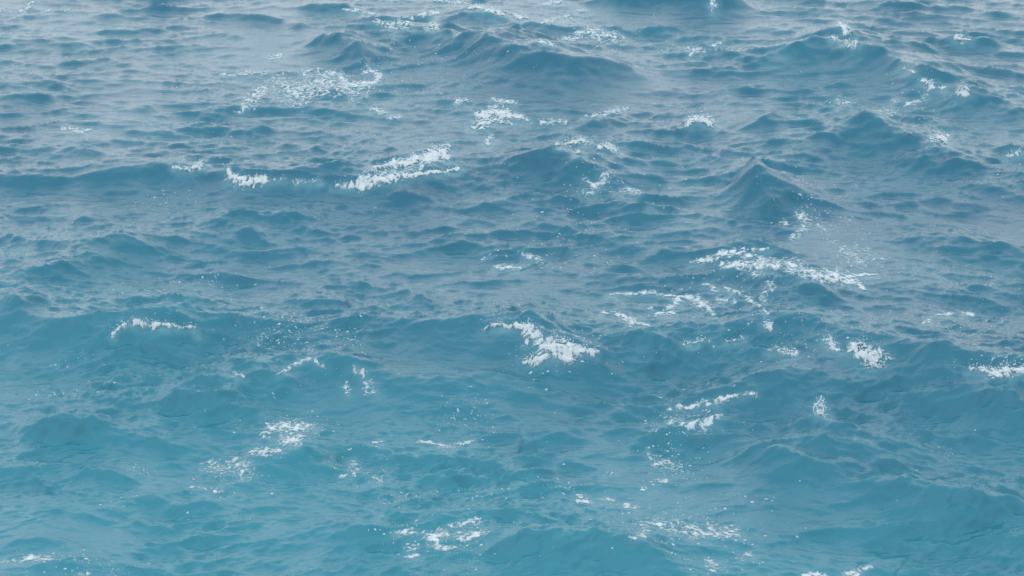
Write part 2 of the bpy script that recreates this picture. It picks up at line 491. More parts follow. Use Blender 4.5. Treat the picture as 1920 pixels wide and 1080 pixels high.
def link(name, me, parent=None, loc=(0, 0, 0)):
    o = bpy.data.objects.new(name, me)
    COL.objects.link(o)
    o.location = loc
    if parent is not None:
        o.parent = parent
    return o


# ------------------------------------------------------------------ water surface: one sheet to the horizon, finest near the camera
def build_water():
    NX, NY = 1180, 1010
    s_in = np.linspace(-0.262, 0.262, NX)
    e = 0.262 * np.exp(np.linspace(0, 1, 46)[1:] * math.log(150 / 0.262))
    s = np.concatenate([-e[::-1], s_in, e])
    # rows: even steps in viewing angle
    a = np.linspace(math.atan(CAM_H / 41.0), math.atan(CAM_H / 132.0), NY)
    y_in = CAM_H / np.tan(a)
    y_far = 132 * np.exp(np.linspace(0, 1, 61)[1:] * math.log(9000 / 132))
    y_near = 41 - 600 * (np.linspace(0, 1, 41)[1:] ** 2.2)
    y = np.concatenate([y_near[::-1], y_in, y_far])
    S, Yg = np.meshgrid(s, y)
    W = np.maximum(np.where(Yg < 41, 41, Yg), 41)
    Xg = S * np.minimum(W, 400)
    Z, C = water_height(Xg, Yg)
    ny, nx = Z.shape
    idx = np.arange(ny * nx).reshape(ny, nx)
    F = np.stack([idx[:-1, :-1], idx[:-1, 1:], idx[1:, 1:], idx[1:, :-1]], -1).reshape(-1, 4)
    V = np.stack([Xg, Yg, Z], -1).reshape(-1, 3)
    # milky drifts: more towards the near left shore side
    m = 0.42 + 0.50 * fbm(Xg / 9 + .3, Yg / 11, 81, 6, .65)
    m += 0.40 * (1 - smooth(44, 66, Yg + 0.7 * Xg)) + 0.20 * (1 - smooth(46, 58, Yg))
    me = mesh_from("water", V, F, water_mat, ("milk", np.clip(m, 0, 1).ravel()))
    # bubbly water drifting round every patch of foam, and faint old streaks
    bub = np.zeros(Z.shape)
    j0, j1, i0, i1 = len(y_near), len(y_near) + NY, len(e), len(e) + NX
    sl = (slice(j0, j1), slice(i0, i1))
    x_, y_, z_ = Xg[sl], Yg[sl], Z[sl]
    px, py = project(x_, y_, z_)
    px = px + 14 * fbm(x_ / .8, y_ / .8, 501, 3); py = py + 8 * fbm(x_ / .8, y_ / .8, 502, 3)
    acc = np.zeros(x_.shape)
    for st, wgt in BUBBLES:
        xs = [p[0] for q in st for p in q]; ys = [p[1] for q in st for p in q]
        mk = np.nonzero((px > min(xs) - 40) & (px < max(xs) + 40) & (py > min(ys) - 25) & (py < max(ys) + 40))
        if len(mk[0]):
            acc[mk] = np.maximum(acc[mk], wgt * np.clip(envelope(px[mk], py[mk] - 4, [[(a, b_, r + 4) for a, b_, r in q] for q in st], 2.2), 0, 1))
    bub[sl] = acc * np.clip(0.75 + 1.3 * fbm(x_ / .5, y_ / .5, 504, 3, .6), 0, 1.2) + 0.35 * np.clip(fbm(x_ / 1.6 + y_ / 5, y_ / 2.6, 503, 5, .65) * 1.6 - .22, 0, 1)
    a2 = me.attributes.new("bubbles", 'FLOAT', 'POINT')
    a2.data.foreach_set("value", np.clip(bub * .8, 0, .9).astype(np.float32).ravel())
    o = link("water", me)
    o['kind'] = 'structure'
    o['label'] = 'choppy blue green sea surface under an overcast sky'
    return o


def envelope(px, py, strokes, reach):
    e = np.zeros(px.shape)
    for st in strokes:
        if len(st) == 1:
            st = st + [(st[0][0] + 1, st[0][1], st[0][2])]
        for (ax, ay, ar), (bx_, by_, br) in zip(st[:-1], st[1:]):
            ex, ey = bx_ - ax, by_ - ay
            l2 = ex * ex + ey * ey + 1e-6
            t = np.clip(((px - ax) * ex + (py - ay) * ey) / l2, 0, 1)
            d = np.hypot((px - ax - t * ex) * 0.72, py - ay - t * ey)
            r = ar + t * (br - ar)
            e = np.maximum(e, 1 - d / (r * reach))
    return e


# ------------------------------------------------------------------ foam lying on the water and whitewater on the crests
def patch_grid(strokes, reach=1.25, dens=1.0):
    xs = [p[0] for s in strokes for p in s]; ys = [p[1] for s in strokes for p in s]; rs = max(p[2] for s in strokes for p in s) * (reach + .8)
    cor = [ground(px, py, z) for px in (min(xs) - rs, max(xs) + rs) for py in (min(ys) - rs, max(ys) + rs) for z in (-0.5, 1.3)]
    x0, x1 = min(c[0] for c in cor), max(c[0] for c in cor)
    y0, y1 = min(c[1] for c in cor), max(c[1] for c in cor)
    k = (y0 + y1) / 2 / 67 / dens
    gx = np.arange(x0, x1, 0.0150 * k); gy = np.arange(y0, y1, 0.030 * k)
    X, Y = np.meshgrid(gx, gy)
    # only points the strokes can reach need a water height
    px, py = project(X, Y, 0.35)
    near = envelope(px, py, [[(p[0], p[1], p[2] + 34) for p in q] for q in strokes], reach) > 0
    Z = np.zeros(X.shape); e = np.full(X.shape, -1.0)
    x, y = X[near], Y[near]
    z, _ = water_height(x, y)
    px, py = project(x, y, z)
    # ragged outline: the reach of every stroke swells and shrinks, and its line wanders
    px = px + rs * 0.30 * fbm(x / .45, y / .5, 401, 2) + 5 * fbm(x / .16, y / .2, 402, 2)
    py = py + rs * 0.22 * fbm(x / .5, y / .6, 403, 2) + 2.2 * fbm(x / .16, y / .2, 404, 2)
    ee = envelope(px, py, strokes, reach)
    e[near] = np.where(ee > 0, np.clip(ee + 0.55 * fbm(x / .6, y / .6, 405, 3, .6), 0, 1), -1)
    Z[near] = z
    return X, Y, Z, e


def keep_cells(V, m, shape):
    ny, nx = shape
    ok = m > 0
    cell = ok[:-1, :-1] | ok[:-1, 1:] | ok[1:, 1:] | ok[1:, :-1]
    idx = np.arange(ny * nx).reshape(ny, nx)
    F = np.stack([idx[:-1, :-1], idx[:-1, 1:], idx[1:, 1:], idx[1:, :-1]], -1)[cell]
    used = np.zeros(ny * nx, bool); used[F.ravel()] = True
    remap = np.cumsum(used) - 1
    return V[used], remap[F], used


def lace_mesh(strokes, seed, fill=0.5, scale=1.0, name="foam_patch"):
    """a net of foam on the water: threads and islands, a centimetre or two thick, edges running under the surface"""
    X, Y, Z, e = patch_grid(strokes, 2.5)
    s = scale * 0.5
    wx = X + 0.30 * s * fbm(X / (.6 * s), Y / (.5 * s), seed, 2)
    wy = Y + 0.30 * s * fbm(X / (.6 * s), Y / (.5 * s), seed + 1, 2)
    l1 = np.abs(gnoise(wx / (.95 * s), wy / (.75 * s), seed + 2)) * 2.0
    l2 = np.abs(gnoise(wx / (.42 * s), wy / (.34 * s), seed + 3)) * 2.0
    isl = fbm(wx / (.62 * s), wy / (.48 * s), seed + 5, 4, .6)
    fine = fbm(X / .12, Y / .10, seed + 9, 3, .6)
    t = np.clip(e, 0, 1)
    line = (0.12 + 0.42 * min(fill, .9) * t) - np.minimum(l1, l2 + .03) + 0.30 * fine
    body = isl * 2.2 + (0.18 + fill * 0.62) * t - 0.60 + 0.6 * fine
    m = np.maximum(line * 0.8, body)
    brk = fbm(X / (1.0 * s) + 7, Y / (.8 * s), seed + 12, 3, .6)
    m = m - 0.6 * np.clip(0.60 - t * (1.0 + .7 * fill) - brk * 1.5, 0, 1)
    m = np.where(e <= 0.0, -1, m)
    th = np.where(m > 0, 0.002 + 0.014 * np.clip(m, 0, .8) + 0.007 * np.clip(fine, -.3, 1) * (m > .06), -0.006)
    V = np.stack([X, Y, Z + th + 0.004], -1).reshape(-1, 3)
    V, F, used = keep_cells(V, m, X.shape)
    fr = np.clip(0.05 + 1.8 * m + 0.8 * fine, 0, 1).ravel()[used]
    return mesh_from(name, V, F, foam_mat, ("froth", fr)) if len(F) else None


OCT = np.array([[1, 0, 0], [-1, 0, 0], [0, 1, 0], [0, -1, 0], [0, 0, 1], [0, 0, -1]], float)
OCF = np.array([[0, 2, 4], [2, 1, 4], [1, 3, 4], [3, 0, 4], [2, 0, 5], [1, 2, 5], [3, 1, 5], [0, 3, 5]])


def blobs(P, size, direc, stretch, rng):
    """many small drops: P (n,3), size (n,), direction (n,3), stretch (n,)"""
    n = len(P)
    d = direc / np.linalg.norm(direc, axis=1, keepdims=True)
    ref = rng.normal(size=(n, 3))
    u = np.cross(d, ref); u /= np.linalg.norm(u, axis=1, keepdims=True)
    v = np.cross(d, u)
    O = OCT[None] * (0.6 + 0.8 * rng.random((n, 6, 1)))
    V = P[:, None] + size[:, None, None] * (O[..., :1] * u[:, None] + O[..., 1:2] * v[:, None] + O[..., 2:] * (d * stretch[:, None])[:, None])
    F = OCF[None] + (np.arange(n) * 6)[:, None, None]
    return V.reshape(-1, 3), F.reshape(-1, 3)


def whitewater_meshes(strokes, seed, lift=0.10, spray=1.0, fill=1.0):
    X, Y, Z, e = patch_grid(strokes, 2.3)
    rng = np.random.default_rng(seed)
    t = np.clip(e, 0, 1)
    wx = X + 0.16 * fbm(X / .3, Y / .35, seed, 2); wy = Y + 0.20 * fbm(X / .3, Y / .35, seed + 1, 2)
    n1 = fbm(wx / .42, wy / .5, seed + 2, 4, .6)
    n2 = fbm(wx / .13, wy / .13, seed + 7, 4, .7)
    torn = np.abs(gnoise(wx / .24, wy / .22, seed + 17)) * 2 + .5 * np.abs(gnoise(wx / .09, wy / .10, seed + 18))
    m = t * 1.35 * fill + n1 * 1.5 - 0.38 + 0.5 * n2 - 0.8 * np.clip(.40 - torn, 0, 1)
    m = np.where(e <= 0, -1, m)
    bump = np.clip(m, 0, 1)
    up = np.where(m > 0, 0.004 + 0.42 * lift * bump ** .9 * (0.8 + 1.6 * n1) + 0.02 * np.clip(n2, -.4, 1) * bump, -0.01)
    V = np.stack([X + 0.02 * n2 * bump, Y - 0.03 * bump * (0.5 + n1), Z + up + 0.004], -1).reshape(-1, 3)
    Vm, F, used = keep_cells(V, m, X.shape)
    if not len(F):
        return None, None
    fr = np.clip(1.0 * m + 1.6 * n2 * np.clip(1.5 - m, 0, 1) + .55 * (torn - .5), 0.0, 1).ravel()[used]
    body = mesh_from("whitewater", Vm, F, foam_mat, ("froth", fr))
    # thrown drops and ragged tongues
    src = np.nonzero(m.ravel() > 0.25)[0]
    area = len(src) * 0.015 * 0.03
    nt_ = int(min(380, 50 + 180 * area) * spray)
    pick = rng.choice(src, nt_)
    P = V[pick] + rng.normal(size=(nt_, 3)) * [0.03, 0.05, 0.02]
    P[:, 2] += np.abs(rng.normal(size=nt_)) * 0.06
    D = rng.normal(size=(nt_, 3)) * [1.2, 0.8, 0.4] + [0.5, -0.1, 0.15]
    sz = 0.006 + 0.010 * rng.random(nt_) ** 2
    Va, Fa = blobs(P, sz, D, 1.2 + 2.6 * rng.random(nt_) ** 3, rng)
    nd = int(nt_ * 0.8)
    pick = rng.choice(src, nd)
    P = V[pick] + rng.normal(size=(nd, 3)) * [0.11, 0.15, 0.0]
    P[:, 2] += rng.exponential(0.11, nd) * (0.5 + lift * 5)
    zz, _ = water_height(P[:, 0], P[:, 1])
    P[:, 2] = np.maximum(P[:, 2], zz + 0.02)
    Vb, Fb = blobs(P, 0.003 + 0.008 * rng.random(nd) ** 3, rng.normal(size=(nd, 3)) + [0, 0, .5], 1 + 1.5 * rng.random(nd), rng)
    Vs = np.concatenate([Va, Vb]); Fs = np.concatenate([Fa, Fb + len(Va)])
    me = mesh_from("spray", Vs, Fs, spray_mat, ("froth", np.repeat(0.45 + 0.55 * rng.random(len(Vs) // 6), 6)))
    return body, me


def strand_mesh(pts, rad, seed):
    """a thrown thread of water: beads and thin necks along a curve standing over the crest"""
    rng = np.random.default_rng(seed)
    pts = np.array(pts, float)
    bx_, by_ = pts[0]
    x0, y0 = ground(bx_, by_, 0.5)
    dist = y0 / math.cos(math.atan((CAM_H) / y0))
    wpp = y0 / CP / FPX * 1.0
    t = np.linspace(0, len(pts) - 1, (len(pts) - 1) * 9 + 1)
    Q = np.stack([np.interp(t, np.arange(len(pts)), pts[:, i]) for i in range(2)], 1)
    for _ in range(6):
        Q[1:-1] = Q[1:-1] * .5 + (Q[:-2] + Q[2:]) * .25
    # stands in an upright plane through the foot
    P = np.zeros((len(Q), 3))
    for i, (px, py) in enumerate(Q):
        rx = (px - 960) / FPX; ru = -(py - 540) / FPX
        dyy, dzz = CP + ru * SP, -SP + ru * CP
        k = y0 / dyy
        P[i] = (rx * k, y0, CAM_H + dzz * k)
    P += rng.normal(size=P.shape) * 0.006
    r = rad * (0.45 + 1.0 * rng.random(len(P)) ** 2)
    r[0] = r[-1] = rad * .3
    K = 6
    T = np.gradient(P, axis=0); T /= np.linalg.norm(T, axis=1, keepdims=True)
    N1 = np.cross(T, [0, 1, 0]); N1 /= np.linalg.norm(N1, axis=1, keepdims=True) + 1e-9
    N2 = np.cross(T, N1)
    a = np.arange(K) / K * 2 * np.pi
    V = P[:, None] + r[:, None, None] * (np.cos(a)[None, :, None] * N1[:, None] + np.sin(a)[None, :, None] * N2[:, None])
    V = V.reshape(-1, 3)
    F = []
    for i in range(len(P) - 1):
        for j in range(K):
            F.append((i * K + j, i * K + (j + 1) % K, (i + 1) * K + (j + 1) % K, (i + 1) * K + j))
    return mesh_from("water_strand", V, np.array(F), spray_mat, ("froth", np.full(len(V), .8)))


BUBBLES = []
JOBS = []


def lace(label, strokes, seed, fill=0.5, scale=1.0):
    BUBBLES.append((strokes, 0.18 + 0.35 * min(fill, 1)))
    JOBS.append((make_lace, (label, strokes, seed, fill, scale)))


def cap(label, strokes, seed, lift=0.10, spray=1.0, fill=1.0, strands=()):
    BUBBLES.append((strokes, 0.8))
    JOBS.append((make_cap, (label, strokes, seed, lift, spray, fill, strands)))


def make_lace(label, strokes, seed, fill=0.5, scale=1.0, cat="foam patch", group="drifting foam patches"):
    me = lace_mesh(strokes, seed, fill, scale)
    if me is None:
        return
    o = link("foam_patch", me)
    o['label'] = label; o['category'] = cat; o['group'] = group


def make_cap(label, strokes, seed, lift=0.10, spray=1.0, fill=1.0, strands=()):
    body, sp = whitewater_meshes(strokes, seed, lift, spray, fill)
    if body is None:
        return
    mid = strokes[0][len(strokes[0]) // 2]
    x, y = ground(mid[0], mid[1], 0.4)
    z = float(water_height(np.array([x]), np.array([y]))[0][0])
    e = bpy.data.objects.new("whitecap", None)
    COL.objects.link(e)
    e.location = (x, y, z)
    e.empty_display_size = 0.3
    e['label'] = label; e['category'] = "whitecap"; e['group'] = "breaking whitecaps"

    def child(name, me):
        me.transform(mathutils.Matrix.Translation((-x, -y, -z)))
        return link(name, me, e)
    child("whitewater", body)
    child("spray", sp)['kind'] = 'stuff'
    for k, (pts, rad) in enumerate(strands):
        child("water_strand", strand_mesh(pts, rad, seed + 50 + k))


cap("large white breaking crest at the centre, a thin water loop thrown up at its left",
    [[(905, 620, 1.5), (930, 611, 2.5), (950, 612, 3), (975, 614, 5), (1000, 624, 10), (1015, 640, 13), (1035, 656, 16), (1055, 660, 12), (1080, 660, 7), (1110, 660, 4)],
     [(990, 678, 5), (1010, 674, 7), (1040, 668, 5), (1075, 676, 3)]], 101, .17, 1.4, 1.0,
    [([(918, 620), (922, 610), (928, 602), (936, 598), (944, 600), (946, 608), (943, 616)], .016), ([(896, 622), (901, 615), (907, 622)], .012), ([(926, 622), (938, 612), (944, 606)], .010)])
cap("thin splashing crest at the left trailing a white rim above a dark wave face",
    [[(212, 628, 3), (222, 616, 1.5), (236, 606, 4), (250, 602, 6), (270, 608, 6), (285, 612, 4), (300, 611, 3), (322, 611, 4), (345, 614, 1.8), (366, 615, 1.6), (376, 630, 1)]], 102, .13, 1.2, .95,
    [([(236, 606), (241, 597), (248, 591), (254, 597)], .012), ([(250, 604), (258, 596), (266, 594), (272, 602)], .010), ([(226, 620), (236, 622), (242, 612)], .008), ([(366, 615), (371, 622), (377, 629), (378, 636)], .012)])
cap("short frothy crest, the left one on the long low ridge left of centre",
    [[(430, 321, 4), (434, 330, 6), (448, 338, 8), (468, 342, 7), (482, 339, 7), (494, 338, 6)]], 103, .12, 1.0, 1.1)
cap("long ragged crest of whitewater on the ridge below the bright diagonal one",
    [[(626, 349, 2), (650, 347, 5), (678, 346, 9), (705, 338, 8), (735, 333, 5), (765, 331, 4), (795, 326, 3), (835, 322, 1.5), (860, 317, 2)]], 104, .12, 1.0, 1.05)
cap("bright diagonal crest of whitewater rising to the right, hooked at its upper end",
    [[(697, 318, 3), (715, 314, 3), (740, 309, 6), (765, 304, 8), (790, 300, 9), (812, 293, 9), (828, 284, 6), (838, 276, 4)], [(822, 290, 5), (838, 296, 5), (842, 301, 3)]], 105, .12, 1.0, 1.05)
cap("small double tuft of froth, leftmost on the long low ridge",
    [[(325, 313, 2), (342, 317, 4), (355, 319, 5), (372, 312, 4), (380, 305, 4)]], 106, .10, 1.0, .8)
cap("solitary broad white mound of froth in the smooth hollow above the centre",
    [[(893, 216, 4), (910, 216, 7), (930, 211, 9), (948, 215, 7), (968, 220, 4), (990, 225, 2)], [(888, 240, 4), (905, 231, 5), (928, 226, 3), (955, 228, 3)]], 107, .10, .7, 1.05)
cap("rounded white tuft on a small crest, level with and right of the froth mound",
    [[(1290, 232, 4), (1300, 224, 4), (1314, 223, 6), (1330, 231, 5)]], 108, .12, .8, .95)
cap("white tip on the tallest pointed wave at the upper right",
    [[(1574, 47, 4), (1583, 50, 5), (1586, 60, 5), (1583, 68, 2)]], 109, .14, .8, .95)
cap("tuft of froth just under the pointed wave at the upper right",
    [[(1584, 82, 4), (1596, 86, 5), (1604, 82, 4)], [(1562, 71, 3)]], 110, .08, .8, .85)
cap("domed tuft of froth near the right edge, below the row of small crests",
    [[(1748, 262, 4), (1758, 257, 6), (1768, 260, 6), (1772, 268, 3)]], 111, .12, .8, .8)
cap("tiny bright white cap at the right end of the diagonal foam line, upper right",
    [[(1801, 176, 4), (1808, 173, 5), (1815, 178, 3)]], 112, .11, .7, 1.0)
cap("beaded line of froth running diagonally down a ridge at the upper right",
    [[(1688, 128, 2), (1704, 132, 3), (1718, 139, 3), (1728, 150, 3), (1742, 158, 6), (1752, 164, 4), (1772, 166, 2)]], 113, .07, .8, .75)
cap("curled comma of froth on the ridge crest, left of the large round burst",
    [[(1545, 637, 4), (1553, 634, 4), (1557, 643, 5), (1561, 652, 4), (1572, 656, 3)]], 114, .10, .8, .9,
    [([(1545, 640), (1546, 633), (1553, 630), (1558, 636)], .012)])
cap("large round burst of whitewater with a spike on the right hand ridge",
    [[(1594, 665, 3), (1598, 655, 5), (1606, 662, 7), (1622, 668, 12), (1636, 670, 14), (1650, 672, 7)]], 115, .18, 1.4, .95,
    [([(1596, 655), (1594, 645), (1599, 637), (1602, 646)], .016), ([(1630, 660), (1637, 652), (1645, 656)], .012)])
cap("flat froth lump on the dark slope below the right hand ridge",
    [[(1444, 660, 4), (1455, 656, 4), (1470, 661, 5), (1494, 662, 3)]], 116, .06, .7, .85)
cap("lone upright splash of clear water in the lower right quarter",
    [[(1530, 760, 3), (1538, 752, 4), (1541, 765, 5), (1536, 776, 4), (1552, 778, 3)]], 117, .16, 1.0, .55,
    [([(1528, 778), (1524, 766), (1532, 756), (1539, 748), (1540, 741)], .013), ([(1538, 780), (1545, 768), (1541, 756), (1546, 747)], .011), ([(1531, 782), (1534, 770), (1530, 760)], .010)])
cap("white tongue of froth where the right hand ridge leaves the picture",
    [[(1822, 694, 2), (1842, 693, 3), (1858, 699, 5), (1875, 702, 6), (1884, 692, 4), (1890, 706, 4)], [(1888, 693, 2), (1910, 694, 3), (1940, 697, 4)]], 118, .10, 1.0, .95)
cap("arched froth rim on a short crest right above the centre",
    [[(1042, 271, 2), (1060, 271, 3), (1078, 267, 4), (1092, 264, 4), (1108, 268, 3)], [(1082, 284, 3)], [(1126, 276, 3), (1140, 276, 5), (1153, 282, 4)]], 119, .08, .8, .85)
cap("small pale tuft on the dark crest line near the top, left of centre",
    [[(805, 48, 2), (812, 50, 5), (818, 55, 3)]], 120, .10, .7, .85)
cap("short band of froth on a far crest at the upper right edge",
    [[(1788, 72, 3), (1802, 73, 5), (1816, 75, 3)]], 121, .07, .7, .9)
cap("narrow upright trickle of froth on the dark wave at the very top",
    [[(1335, 2, 3), (1337, 12, 4), (1336, 20, 3)]], 122, .08, .8, .8)
cap("single white tooth of froth on the small peak above the right hand ridge",
    [[(1436, 610, 3), (1441, 613, 5), (1447, 617, 2)]], 123, .08, .5, 1.0)
cap("row of froth beads along the low ridge between its two white crests",
    [[(508, 338, 2), (535, 336, 3), (552, 342, 3), (570, 340, 2), (590, 342, 4), (600, 340, 3)]], 124, .05, .6, .55)
cap("small ragged lick of spray standing in the trough above the centre",
    [[(914, 270, 3), (917, 262, 3), (922, 258, 3)]], 125, .12, .8, .8)
cap("frothy lip at the right edge of the picture, below the domed tuft",
    [[(1893, 292, 3), (1905, 287, 3), (1920, 284, 4)]], 126, .07, .8, .75)
cap("thin frothy crest crossing the very top of the picture, left of centre",
    [[(880, 14, 2), (893, 12, 4), (902, 16, 3), (925, 22, 4), (948, 26, 3), (975, 31, 3), (990, 34, 2)]], 127, .06, .6, .95)
cap("broken froth along the left shoulder of the right hand ridge",
    [[(1282, 645, 2), (1308, 643, 3), (1318, 638, 3), (1345, 643, 2), (1385, 637, 2), (1392, 634, 2)]], 128, .05, .7, .6)

lace("widest and brightest sheet of flat white foam, tapering to a point on its right",
     [[(1295, 492, 2), (1330, 486, 5), (1350, 478, 4), (1390, 474, 5), (1405, 478, 4)], [(1358, 498, 4), (1390, 495, 6), (1418, 500, 10), (1440, 497, 7), (1470, 495, 6), (1495, 503, 8), (1520, 512, 7), (1545, 518, 7), (1570, 518, 9), (1592, 524, 6), (1610, 534, 3), (1625, 542, 1.5)], [(1590, 516, 2), (1640, 515, 1.5)], [(1415, 467, 2), (1440, 465, 2)]], 201, 1.25)
lace("curved white foam arc below the brightest foam sheet", [[(1243, 585, 1.5), (1256, 576, 3), (1266, 564, 4), (1288, 557, 4), (1305, 562, 5), (1316, 571, 6), (1330, 580, 4), (1338, 590, 2)], [(1222, 579, 3)], [(1232, 590, 2), (1262, 586, 3)]], 202, 1.15)
lace("thin white foam line sloping down to the right, left of the foam arc", [[(1128, 585, 2), (1150, 586, 2), (1170, 594, 3), (1185, 602, 5), (1205, 607, 2), (1215, 611, 1.5)], [(1146, 552, 1.2), (1190, 550, 2), (1225, 548, 2.5), (1245, 553, 1.5), (1285, 556, 1.5)]], 203, 1.0)
lace("scribbled net of foam threads between the foam arc and the brightest sheet", [[(1322, 532, 2), (1335, 538, 3), (1340, 545, 3)], [(1360, 540, 3), (1382, 549, 2.5), (1400, 554, 4), (1408, 565, 3), (1425, 575, 2), (1440, 588, 1.5)], [(1446, 535, 5), (1436, 548, 4), (1430, 562, 3)], [(1350, 562, 4), (1375, 566, 3)]], 204, .85)
lace("faint scattered foam specks above the tapering end of the brightest sheet", [[(1555, 457, 3), (1565, 455, 2)], [(1582, 465, 5), (1600, 480, 14), (1612, 492, 8)], [(1620, 470, 5), (1650, 485, 4)]], 205, .45)
lace("dotted foam trail at the foot of the tall dark fin shaped wave", [[(1500, 405, 6), (1512, 418, 8), (1503, 428, 6)], [(1470, 418, 4)], [(1535, 422, 2), (1548, 432, 2)], [(1488, 445, 5)]], 206, .6)
lace("tangled net of foam, largest in the upper left, ending in a ring on its right", [[(420, 140, 3), (460, 138, 3), (500, 135, 3)], [(455, 205, 6), (470, 190, 7), (492, 165, 10)], [(530, 160, 12), (555, 175, 16), (585, 165, 14), (610, 160, 14), (640, 158, 12), (668, 168, 12)], [(570, 140, 5), (610, 138, 6), (635, 140, 5)]], 207, .75)
lace("bright curled foam ring under the dark wave in the upper left", [[(645, 155, 4), (665, 160, 4), (690, 158, 4), (706, 151, 4), (712, 144, 4), (706, 137, 3), (694, 133, 3), (682, 136, 2)], [(688, 122, 3)], [(640, 143, 3), (644, 150, 4)]], 208, 1.15)
lace("small lone foam loop above the large foam net, upper left", [[(503, 103, 2), (512, 104, 2), (526, 103, 3), (525, 109, 2), (508, 111, 2)]], 209, .9)
lace("white foam streaks left of centre at the top of the picture", [[(648, 19, 2), (672, 21, 2.5), (700, 26, 2)], [(705, 40, 4), (722, 44, 5), (740, 46, 6), (765, 40, 8), (775, 36, 4)], [(782, 30, 2), (800, 26, 3), (820, 22, 3)]], 210, .95)
lace("long thin foam streak touching the top edge, left of centre", [[(815, 1, 2), (845, 3, 3), (875, 6, 2)], [(1020, 8, 2), (1040, 4, 4), (1050, 2, 2)]], 211, .9)
lace("bright white foam streaks right of centre at the top of the picture", [[(1020, 41, 3), (1040, 34, 4), (1065, 30, 4), (1075, 36, 3)], [(1085, 64, 6), (1105, 58, 7), (1125, 64, 9), (1145, 68, 7), (1168, 73, 4)], [(1015, 78, 4), (1035, 80, 4)], [(1060, 72, 3), (1080, 70, 3)], [(1085, 20, 2), (1100, 19, 2)]], 212, .85)
lace("pair of bright foam clumps on a slope in the lower left", [[(475, 848, 4), (495, 846, 5), (520, 844, 4)], [(508, 802, 5), (530, 800, 8), (555, 800, 9), (585, 800, 4)], [(535, 826, 7), (552, 828, 6), (562, 818, 5)], [(500, 815, 5)]], 213, .85)
lace("looser scatter of foam to the lower left of the pair of bright clumps", [[(390, 875, 7), (402, 875, 6), (425, 878, 5)], [(440, 868, 8), (465, 875, 9), (458, 888, 7)], [(358, 914, 2), (378, 915, 2), (398, 917, 2)], [(405, 920, 4)]], 214, .6)
lace("bright foam clumps low in the picture, just left of centre", [[(750, 998, 4), (765, 1000, 6), (777, 1003, 5)], [(800, 1004, 6), (815, 1010, 6), (830, 998, 5), (840, 1002, 3)], [(845, 984, 3), (870, 982, 3), (893, 979, 5)], [(860, 1004, 5), (880, 1007, 5), (895, 1000, 4), (905, 998, 4)], [(812, 1025, 3), (835, 1027, 4), (855, 1023, 3)], [(772, 1026, 4)], [(768, 1044, 3), (780, 1042, 3)]], 215, .9)
lace("small flat foam flake alone in the calm water at the centre", [[(925, 500, 1.5), (942, 501, 3.5), (974, 502, 1.5)], [(907, 484, 2.5), (915, 478, 2)], [(985, 478, 4), (1010, 485, 3)]], 216, .95)
lace("foam net along the left end of the lower right ridge", [[(1252, 767, 2), (1275, 762, 4), (1300, 762, 5), (1340, 755, 4)], [(1335, 757, 3), (1355, 748, 4), (1380, 742, 3), (1415, 738, 3)], [(1262, 788, 6), (1285, 795, 6), (1315, 799, 8), (1338, 790, 6), (1345, 780, 4)]], 217, .7)
lace("white foam drop shape low at the right of centre, with a tail to the right", [[(1090, 928, 3), (1090, 937, 4), (1103, 941, 3)], [(1130, 936, 3), (1148, 938, 3)], [(1175, 948, 3), (1190, 950, 3)]], 218, .9)
lace("broad sprinkle of foam near the bottom, right of centre", [[(1210, 985, 7), (1232, 978, 7), (1245, 985, 8), (1280, 990, 10), (1320, 995, 9), (1380, 1000, 7)], [(1192, 1008, 4), (1215, 998, 6)], [(1300, 1005, 6)]], 219, .55)
lace("little foam tuft cut by the bottom edge, right of centre", [[(1510, 1080, 3), (1530, 1076, 4), (1545, 1080, 3)], [(1588, 1074, 5), (1605, 1075, 5)], [(1615, 1066, 2), (1630, 1063, 3)]], 220, 1.0)
lace("short upright scatter of foam just above the bottom edge", [[(1327, 1050, 4), (1336, 1058, 6), (1342, 1068, 4)], [(1390, 1048, 3), (1402, 1040, 4)]], 221, .65)
lace("thin foam wisps in the open water below the centre", [[(785, 828, 2), (805, 830, 3), (825, 836, 3), (850, 836, 3), (875, 830, 2), (890, 827, 2)], [(698, 829, 2), (715, 829, 2)]], 222, .8)
lace("short foam wisp halfway up the left side", [[(115, 242, 2), (132, 241, 3), (150, 246, 3), (168, 243, 2)]], 223, .9)
lace("small foam specks in the top left corner of the picture", [[(60, 5, 4), (56, 12, 4), (45, 20, 3), (30, 21, 2)], [(0, 21, 2)], [(122, 20, 2), (130, 17, 2)], [(85, 21, 2), (98, 20, 1.5)]], 224, .75)
lace("foam fragments on the dark slope right of the rounded central peak", [[(1098, 338, 3), (1115, 350, 5), (1130, 340, 5), (1135, 330, 4)], [(1165, 356, 3), (1182, 355, 4), (1200, 360, 2)], [(1095, 358, 3), (1110, 360, 3)]], 225, .7)
lace("slanting foam wisp on the right flank of the hollow above the centre", [[(1098, 218, 2), (1120, 215, 3), (1140, 211, 4), (1160, 207, 5), (1178, 202, 2)], [(1015, 229, 3), (1035, 228, 4), (1058, 230, 3)]], 226, .8)
lace("thin white foam rim over the small dark wave in the lower left", [[(520, 702, 1.5), (545, 688, 2), (568, 675, 2), (585, 674, 2.5), (600, 684, 2), (612, 689, 1.5)], [(435, 698, 2), (455, 705, 2)]], 227, .95)
lace("foam specks on the shoulder right of the small dark wave in the lower left", [[(668, 692, 4), (680, 700, 6), (690, 712, 6), (700, 720, 4)], [(650, 720, 4), (655, 738, 3)], [(690, 730, 5), (705, 735, 4)]], 228, .65)
lace("lone foam crumbs at the right edge in the open water below the middle", [[(1732, 606, 2), (1742, 603, 3)], [(1758, 591, 2), (1785, 588, 2)], [(1806, 587, 3), (1822, 590, 2.5)]], 229, .9)
